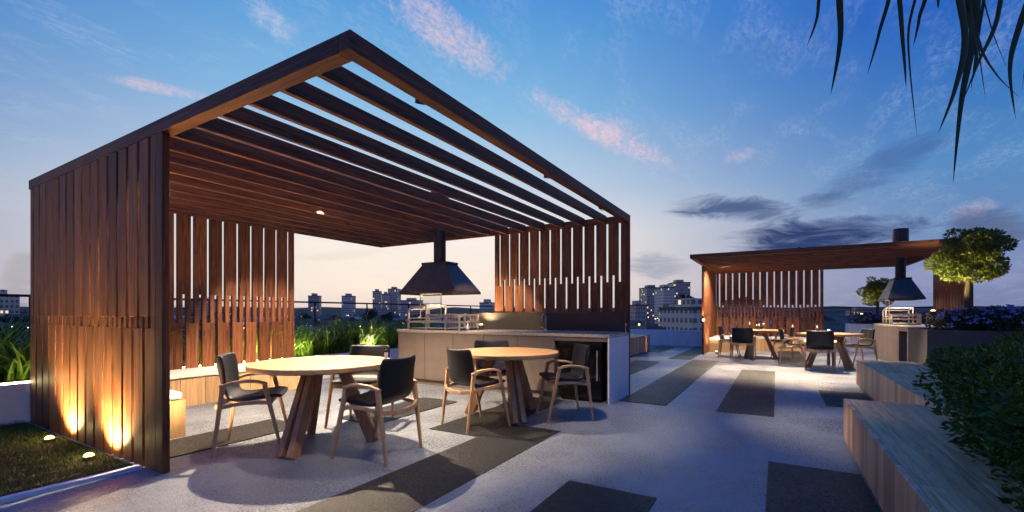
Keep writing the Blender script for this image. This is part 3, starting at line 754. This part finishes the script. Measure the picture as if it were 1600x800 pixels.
# purple flowering shrubs
protos = [shrub_mesh(31 + k, 3000, .05, .5, .55, 110, 'flowerleaf', .45) for k in range(2)]
k = 0
for (x, y) in [(10.95, -2.75), (11.4, -3.25), (10.9, -3.45), (11.35, -4.0), (10.95, -4.2), (11.3, -4.8), (10.95, -5.0), (11.25, -5.6), (10.9, -5.9), (11.2, -6.5)]:
    o = protos[k] if k < 2 else copy_tree(protos[k % 2]); k += 1
    o.location = (x, y, .80); o.rotation_euler = (0, 0, random.uniform(0, 6.28)); s = random.uniform(.9, 1.1); o.scale = (s, s, s)
    tag(o, 'leafy shrub with small purple flowers in the tall dark planter', 'flowering shrub', 'purple flowering shrubs in the dark planter')
for (x, y) in [(17.8, -2.3), (17.9, -2.95), (17.8, -3.6), (17.9, -4.3)]:
    o = copy_tree(protos[k % 2]); k += 1
    o.location = (x, y, .76); o.rotation_euler = (0, 0, random.uniform(0, 6.28)); o.scale = (.9, .9, .9)
    tag(o, 'small purple flowering shrub in the pale planter behind the distant pavilion', 'flowering shrub', 'purple flowering shrubs in the pale planter')

def topiary(x, y, z0, zc, rad, rz, n, leaf, lab, seed):
    rnd = random.Random(seed)
    r = empty('round_tree', (x, y, z0), 0, label=lab, cat='tree', group='round clipped trees')
    tr = MB(); h = zc - z0
    tr.tube([(0, 0, 0), (.015, .01, h * .4), (-.01, 0, h * .75), (0, 0, h)], [.05, .042, .038, .03], 9)
    for i in range(9):
        a = i * 2.4; tr.tube([(0, 0, h * .72), (math.cos(a) * rad * .35, math.sin(a) * rad * .35, h * .85 + .1), (math.cos(a) * rad * .7, math.sin(a) * rad * .7, h + rnd.uniform(-.2, .3) * rz)], [.022, .014, .006], 6)
    tr.build('trunk', M['bark'], r, smooth=True)
    bl = [(0, 0, h, rad * .62, rz * .62)]
    for i in range(20):
        d = Vector((rnd.gauss(0, 1), rnd.gauss(0, 1), rnd.gauss(0, .9))).normalized()
        q_ = rnd.uniform(.5, .84); bl.append((d.x * rad * q_, d.y * rad * q_, h + d.z * rz * q_, rad * rnd.uniform(.22, .38), rz * rnd.uniform(.24, .40)))
    c = MB(); leaf_cloud(c, bl, n, leaf, .5, .1, seed); c.build('crown', M['topiary'], r)
    return r
topiary(11.1, -2.95, .84, 2.26, .62, .50, 15000, .055, 'large round leafy tree lit yellow from below, before the right end of the distant pavilion', 3)
topiary(17.8, -2.70, .80, 1.86, .44, .46, 6000, .06, 'small round tree behind the distant hood, in the pale planter', 5)
uplight(10.60, -2.37, 1.22, 230, 'spotlight in the dark planter under the large round tree', (.46, -.5, .95), 85, (1, .85, .42))
uplight(17.45, -2.25, 1.15, 90, 'uplight under the small round tree', (.2, .0, 1), 120, (1, .85, .42))

# strappy plants
def tuft(seed, n, h):
    rnd = random.Random(seed); r = empty('strappy_plant', (0, 0, 0), 0); mb = MB()
    for i in range(n):
        a = rnd.uniform(0, 6.28); L = h * rnd.uniform(.55, 1.15); lean = rnd.uniform(.1, .9); w = rnd.uniform(.010, .020)
        ca, sa = math.cos(a), math.sin(a); bx_, by_ = rnd.gauss(0, .05), rnd.gauss(0, .05); tw = rnd.uniform(-.8, .8)
        vs = []; S = 6
        for k in range(S + 1):
            t_ = k / S; rr = L * lean * t_ ** 1.7; z = L * (t_ - .33 * lean * t_ ** 2.6)
            ww = w * (1 - t_ ** 2.2) + .0006; px_, py_ = -math.sin(a + tw * t_), math.cos(a + tw * t_)
            vs += [(bx_ + ca * rr + px_ * ww, by_ + sa * rr + py_ * ww, z), (bx_ + ca * rr - px_ * ww, by_ + sa * rr - py_ * ww, z)]
        mb.add(vs, [(2 * k, 2 * k + 1, 2 * k + 3, 2 * k + 2) for k in range(S)])
    mb.build('leaves', M['blade'], r); return r
protos = [tuft(50 + k, 62, .92) for k in range(4)]
spots = []
x = -2.6
while x < 9.1:
    if not (1.75 < x < 4.2 and random.random() < .35): spots.append((x + random.uniform(-.08, .08), 7.42 + random.uniform(-.06, .12)))
    x += .30
x = -2.2
while x < 9.1: spots.append((x + random.uniform(-.1, .1), 7.85 + random.uniform(-.1, .2))); x += .30
for i, (x, y) in enumerate(spots):
    o = protos[i] if i < 4 else copy_tree(protos[i % 4])
    o.location = (x, y, .36); o.rotation_euler = (0, 0, random.uniform(0, 6.28)); s = random.uniform(.85, 1.15); o.scale = (s, s, s * (1 if x < 1.6 else .80))
    if x < 1.6: tag(o, 'strappy yellow-green plant lit by the light strip, left of the large pavilion', 'plant', 'strappy plants left of the pavilion')
    else: tag(o, 'strappy green plant in the white planter behind the large pavilion', 'plant', 'strappy plants behind the pavilion')

# dragon tree whose leaves hang into the picture, trunk rising from the shrub bed outside the frame
dt = empty('dragon_tree', (2.62, -1.95, .3), 0, label='tall plant at upper right whose long dark strap leaves hang against the sky', cat='tree')
def W3(u, v, d):
    x, y = at(u, d); return Vector((x, y, EYE + (HZ - v) / F * d))
tb = Vector((2.62, -1.95, .3))
HA = W3(1545, -150, 1.85); HB = W3(1360, -170, 1.9); HC = W3(1680, -140, 1.9)
trk = MB()
fork = Vector((2.62, -1.75, 2.5))
trk.tube([Vector((0, 0, 0)), Vector((.02, .03, 1.0)), fork - tb], [.06, .05, .045], 10)
for H in (HA, HB, HC):
    mid = (fork + H) / 2 + Vector((0, 0, .16)); trk.tube([fork - tb, mid - tb, H - tb], [.04, .032, .028], 9)
trk.build('trunk', M['bark'], dt, smooth=True)
def strap(mb, pts, w):
    """smooth strap leaf through pts, widest a third of the way down, pointed at the tip"""
    pts = [Vector(p) for p in pts]; P_ = [pts[0]] + pts + [pts[-1]]; out = []
    for i in range(1, len(P_) - 2):
        for k in range(8):
            t_ = k / 8; a, b_, c, d = P_[i - 1], P_[i], P_[i + 1], P_[i + 2]
            out.append(.5 * ((2 * b_) + (c - a) * t_ + (2 * a - 5 * b_ + 4 * c - d) * t_ ** 2 + (3 * b_ - a - 3 * c + d) * t_ ** 3))
    out.append(pts[-1]); n = len(out); vs = []
    sd = Vector((RT[0], RT[1], 0)); ang = random.uniform(-.5, .5)
    sd = (sd * math.cos(ang) + Vector((FW[0], FW[1], 0)) * math.sin(ang))
    fwd = Vector((FW[0], FW[1], 0))
    for k, p in enumerate(out):
        t_ = k / (n - 1); ww = w * (min(1, .45 + t_ * 2.2)) * max(.02, (1 - t_ ** 2.4))
        vs += [p - sd * ww, p - fwd * ww * .35, p + sd * ww]
    fs = []
    for k in range(n - 1):
        b0 = 3 * k; fs += [(b0, b0 + 1, b0 + 4, b0 + 3), (b0 + 1, b0 + 2, b0 + 5, b0 + 4)]
    mb.add([v - tb for v in vs], fs)
lv = [(HB, [(1290, -40), (1276, 30), (1261, 72)], 1.80, .009), (HB, [(1315, -60), (1313, 60), (1298, 148)], 1.70, .0135),
      (HB, [(1392, -40), (1374, 50), (1355, 117)], 1.85, .010), (HB, [(1398, -50), (1411, 70), (1416, 138)], 1.70, .0125),
      (HB, [(1432, -50), (1419, 60), (1433, 215)], 1.95, .0075), (HB, [(1442, -40), (1436, 30), (1427, 72)], 1.8, .009),
      (HA, [(1468, -30), (1466, 0), (1466, 14)], 1.8, .008),
      (HA, [(1496, -60), (1508, 60), (1492, 140), (1466, 208)], 1.65, .0185), (HA, [(1530, -60), (1520, 60), (1502, 160), (1489, 287)], 1.7, .0165),
      (HA, [(1508, -60), (1528, 60), (1556, 115), (1595, 154)], 1.7, .0135), (HC, [(1585, -60), (1555, 40), (1530, 95), (1503, 162)], 1.75, .015),
      (HA, [(1528, -60), (1548, 40), (1576, 112)], 1.9, .006), (HC, [(1625, -40), (1590, 50), (1578, 110), (1587, 186)], 1.7, .0135),
      (HA, [(1520, -40), (1530, 80), (1540, 155)], 1.85, .008), (HA, [(1545, -60), (1528, 60), (1517, 142)], 1.95, .010), (HC, [(1640, -30), (1608, 70), (1597, 140)], 1.8, .010),
      (HA, [(1512, -50), (1516, 30), (1526, 90), (1518, 130)], 1.6, .013)]
for H, pp, d, w in lv:
    mb = MB(); strap(mb, [H] + [W3(u, v, d) for u, v in pp], w); mb.build('strap_leaf', M['frond'], dt, smooth=True)
rnd = random.Random(4)
for H in (HA, HB, HC):
    for k in range(16):      # upright and outward leaves of each head, above the frame
        a = k * 2.4; e = rnd.uniform(.2, 1.1); L = rnd.uniform(.45, .75)
        d_ = Vector((math.cos(a) * math.cos(e), math.sin(a) * math.cos(e), math.sin(e)))
        mb = MB(); p2 = H + d_ * L * .6; p3 = H + d_ * L + Vector((0, 0, -.12)); strap(mb, [H, p2, p3], .013); mb.build('strap_leaf', M['frond'], dt, smooth=True)

# ------------------------------------------------------------------ the city
def facade(name, c, litp, sx, sz, glass=(.20, .16, .14), lit=(1, .75, .45), strength=1.2):
    """walls with a grid of windows, some of them lit"""
    m, t, b = newmat(name)
    geo = t.node('ShaderNodeNewGeometry'); tcn = t.node('ShaderNodeTexCoord'); s_ = t.node('ShaderNodeSeparateXYZ'); t.l.new(tcn.outputs['Object'], s_.inputs[0])
    h = t.m('ADD', s_.outputs[0], s_.outputs[1])
    u = t.m('DIVIDE', h, sx); v = t.m('DIVIDE', s_.outputs[2], sz)
    fu = t.m('FRACT', u); fv = t.m('FRACT', v)
    win = t.m('MULTIPLY', t.m('MULTIPLY', t.m('GREATER_THAN', fu, .22), t.m('LESS_THAN', fu, .8)), t.m('MULTIPLY', t.m('GREATER_THAN', fv, .32), t.m('LESS_THAN', fv, .82)))
    nrm = t.node('ShaderNodeSeparateXYZ'); t.l.new(geo.outputs['Normal'], nrm.inputs[0])
    win = t.m('MULTIPLY', win, t.m('LESS_THAN', t.m('ABSOLUTE', nrm.outputs[2]), .5))
    wn = t.node('ShaderNodeTexWhiteNoise', noise_dimensions='3D'); cb = t.node('ShaderNodeCombineXYZ')
    oi = t.node('ShaderNodeObjectInfo')
    t.l.new(t.m('FLOOR', u), cb.inputs[0]); t.l.new(t.m('FLOOR', v), cb.inputs[1]); t.l.new(t.m('MULTIPLY', oi.outputs['Random'], 91.7), cb.inputs[2]); t.l.new(cb.outputs[0], wn.inputs[0])
    on = t.m('MULTIPLY', win, t.m('LESS_THAN', wn.outputs[0], litp))
    t.put(b.inputs['Base Color'], t.mix(win, (*c, 1), (*glass, 1))); b.inputs['Roughness'].default_value = .6
    b.inputs['Emission Color'].default_value = (*lit, 1); t.put(b.inputs['Emission Strength'], t.m('MULTIPLY', on, strength))
    return m
M['fa'] = facade('dark_tower_facade', (.52, .40, .33), .05, 2.2, 3.1)
M['fb'] = facade('pale_tower_facade', (.80, .67, .55), .05, 1.8, 3.1)
M['fc'] = facade('tan_facade', (.78, .58, .43), .06, 2.6, 3.2)
M['fh'] = facade('house_wall', (.32, .25, .20), .14, 3.4, 3.0, strength=1.6)
M['roofd'] = plain('dark_roof', (.15, .115, .10), .8, 0, .3, .3, .3)
M['roofp'] = plain('pale_roof', (.42, .42, .46), .7, 0, .3, .3, .2)
M['citytree'] = leafm('city_tree_leaf', (.02, .03, .02), (.055, .07, .04), .6, .1)
GZ = -16
def tower(u0, u1, vtop, d, depth, mat, lab, steps=(), name='apartment_tower', fin=True, cat='tower'):
    w = (u1 - u0) / F * d; cx, cy = at((u0 + u1) / 2, d + depth / 2)
    top = EYE + (HZ - vtop) / F * d
    r = empty(name, (cx, cy, GZ), AZ - R(90) + R(random.uniform(-16, 16)), label=lab, cat=cat)
    H = top - GZ
    MB().box(-w / 2, w / 2, -depth / 2, depth / 2, 0, H).build('wall', M[mat], r)
    MB().box(-w / 2 - .3, w / 2 + .3, -depth / 2 - .3, depth / 2 + .3, H + .01, H + 1.0).build('roof_slab', M['roofd'], r)
    if fin: MB().box(-w / 4, w / 5, -depth / 4, depth / 4, H + 1.01, H + 4).build('plant_room', M[mat], r)
    for i, (fx0, fx1, dh) in enumerate(steps):
        MB().box(-w / 2 + fx0 * w, -w / 2 + fx1 * w, -depth / 2 - 1.5, -depth / 2 - .02, 0, H - dh).build('bay', M[mat], r)
    n = int(H / 9.3)
    return r
TW = [
    (1004, 1028, 450, 520, 26, 'fa', 'dark apartment tower, left one of the three between the pavilions', ((.1, .55, 8),)),
    (1029, 1047, 450, 470, 22, 'fb', 'pale apartment tower in the middle of the three between the pavilions', ()),
    (1048, 1073, 442, 500, 26, 'fa', 'grey apartment tower right of the pale one, with lit windows', ((.5, .9, 6),)),
    (1051, 1100, 484, 150, 20, 'fc', 'tan flat-roofed block low in front of the grey tower', ()),
    (986, 1004, 478, 330, 16, 'fa', 'short dark block left of the three towers, beside the pavilion post', ()),
    (1030, 1050, 488, 210, 14, 'fh', 'low lit block under the pale tower', ()),
    (484, 500, 463, 560, 20, 'fa', 'small lone tower on the horizon, just right of the slatted back screen', ()),
    (538, 552, 463, 600, 18, 'fb', 'small pale tower on the horizon in the middle of the open view', ()),
    (583, 596, 456, 620, 20, 'fc', 'first of the pinkish towers left of the hood', ()),
    (597, 609, 460, 640, 18, 'fb', 'pale tower in the pinkish cluster left of the hood', ()),
    (609, 624, 452, 660, 20, 'fc', 'tallest pinkish tower against the left edge of the hood', ()),
    (628, 660, 470, 600, 20, 'fc', 'block seen under the left part of the hood', ()),
    (752, 772, 474, 420, 20, 'fb', 'pale block between the hood and the red kitchen screen', ()),
    (1330, 1352, 486, 400, 20, 'fa', 'dark block behind the railing right of the distant back screen', ()),
    (-20, 8, 462, 260, 16, 'fc', 'pale block on the horizon at the far left edge', ()),
    (300, 330, 470, 500, 20, 'fa', 'dark block seen through the slots of the back screen', ()),
    (1140, 1180, 470, 420, 20, 'fa', 'dark block seen through the slots of the distant back screen', ()),
]
for t_ in TW: tower(*t_[:7], steps=t_[7])
# low houses
def house(seed):
    rnd = random.Random(seed); w, l, h = rnd.uniform(8, 12), rnd.uniform(10, 18), rnd.uniform(3.5, 8)
    mb = MB(); mb.box(-w / 2, w / 2, -l / 2, l / 2, 0, h); mb.cur = 1; rh = rnd.uniform(1.5, 3)
    mb.add([(-w / 2 - .4, -l / 2 - .4, h), (w / 2 + .4, -l / 2 - .4, h), (w / 2 + .4, l / 2 + .4, h), (-w / 2 - .4, l / 2 + .4, h), (0, -l / 2 - .4, h + rh), (0, l / 2 + .4, h + rh)],
           [(0, 1, 4), (3, 5, 2), (0, 4, 5, 3), (1, 2, 5, 4)])
    return mb.build('suburban_house', [M['fh'], M['roofp'] if seed % 3 == 0 else M['roofd']])
hp = [house(s) for s in range(6)]
rnd = random.Random(12); n = 0; occ = []
tries = 0
while n < 190 and tries < 8000:
    tries += 1
    u = rnd.choice([rnd.uniform(-60, 60), rnd.uniform(250, 780), rnd.uniform(250, 780), rnd.uniform(975, 1480)]); d = 45 + 520 * rnd.random() ** 1.5
    x, y = at(u, d)
    if any(abs(x - a) < 13 and abs(y - b_) < 13 for a, b_ in occ): continue
    occ.append((x, y)); o = hp[n] if n < 6 else hp[n % 6].copy()
    if n >= 6: col.objects.link(o)
    lift = 1.5 + d * .018 if d > 120 else 0
    o.location = (x, y, GZ + min(lift, 6)); o.rotation_euler = (0, 0, rnd.uniform(0, 3.14)); s = rnd.uniform(.8, 1.25); o.scale = (s, s, s)
    tag(o, 'small house among the dark suburb rooftops below the horizon', 'house', 'houses of the suburb'); n += 1
# the ground under the suburb climbs gently away from the terrace
hl = MB(); ring = [(40, GZ - .5), (120, GZ - .1), (600, GZ + 7), (900, GZ + 12), (1300, EYE + 14), (2600, EYE + 18)]
vs = []; N = 72
rnd2 = random.Random(2)
for (rr, z) in ring:
    for k in range(N + 1):
        a = -R(60) + R(220) * k / N; vs.append((rr * math.cos(a), rr * math.sin(a), z + (rnd2.uniform(-2, 3) if rr > 800 else 0)))
fs = [(i * (N + 1) + k, (i + 1) * (N + 1) + k, (i + 1) * (N + 1) + k + 1, i * (N + 1) + k + 1) for i in range(len(ring) - 1) for k in range(N)]
tag(hl.add(vs, fs).build('hills', M['land'], smooth=True), kind='structure')
# city trees
def ctree(seed):
    rnd = random.Random(seed); r = empty('city_tree', (0, 0, 0), 0)
    MB().tube([(0, 0, 0), (.2, .1, 3), (0, .2, 6)], [.35, .25, .12], 7).build('trunk', M['bark'], r)
    bl = [(rnd.uniform(-2.5, 2.5), rnd.uniform(-2.5, 2.5), 6 + rnd.uniform(-1.5, 3), rnd.uniform(1.4, 2.4), rnd.uniform(1.2, 2.2)) for _ in range(9)]
    c = MB(); leaf_cloud(c, bl, 1100, .75, .6, .1, seed); c.build('crown', M['citytree'], r); return r
tp_ = [ctree(90 + k) for k in range(3)]; n = 0
while n < 120:
    u = rnd.choice([rnd.uniform(-40, 60), rnd.uniform(250, 780), rnd.uniform(975, 1600)]); d = 40 + 420 * rnd.random() ** 1.2
    x, y = at(u, d); o = tp_[n] if n < 3 else copy_tree(tp_[n % 3])
    s = rnd.uniform(.7, 1.15) * (1 + d / 1500)
    o.location = (x, y, GZ + min(d * .012, 5)); o.rotation_euler = (0, 0, rnd.uniform(0, 6)); o.scale = (s, s, s)
    tag(o, 'dark leafy tree among the suburb houses', 'tree', 'trees of the suburb'); n += 1
o = copy_tree(tp_[0]); x, y = at(1086, 300); o.location = (x, y, GZ + 3); o.scale = (3, 3, 2.35); tag(o, 'big dark tree rising between the grey tower and the distant pavilion', 'tree'); del o["group"]
# street lamps: the specks of light in the suburb
lamp = empty('street_lamp', (0, 0, 0)); MB().tube([(0, 0, 0), (0, 0, 7), (1, 0, 7.4)], .09, 6).build('pole', M['rail'], lamp)
M['streetglow'] = glowm('street_glow', (1, .8, .55), 9)
MB().lathe([(.1, 0), (.3, .1), (.2, .3)], 8, (1.1, 0, 7.1)).build('head', M['streetglow'], lamp)
for n in range(60):
    u = rnd.choice([rnd.uniform(0, 50), rnd.uniform(280, 780), rnd.uniform(985, 1480)]); d = 60 + 380 * rnd.random(); x, y = at(u, d)
    o = lamp if n == 0 else copy_tree(lamp); o.location = (x, y, GZ + 4 + d * .012); tag(o, 'lit street lamp among the suburb rooftops', 'street lamp', 'street lamps of the suburb')
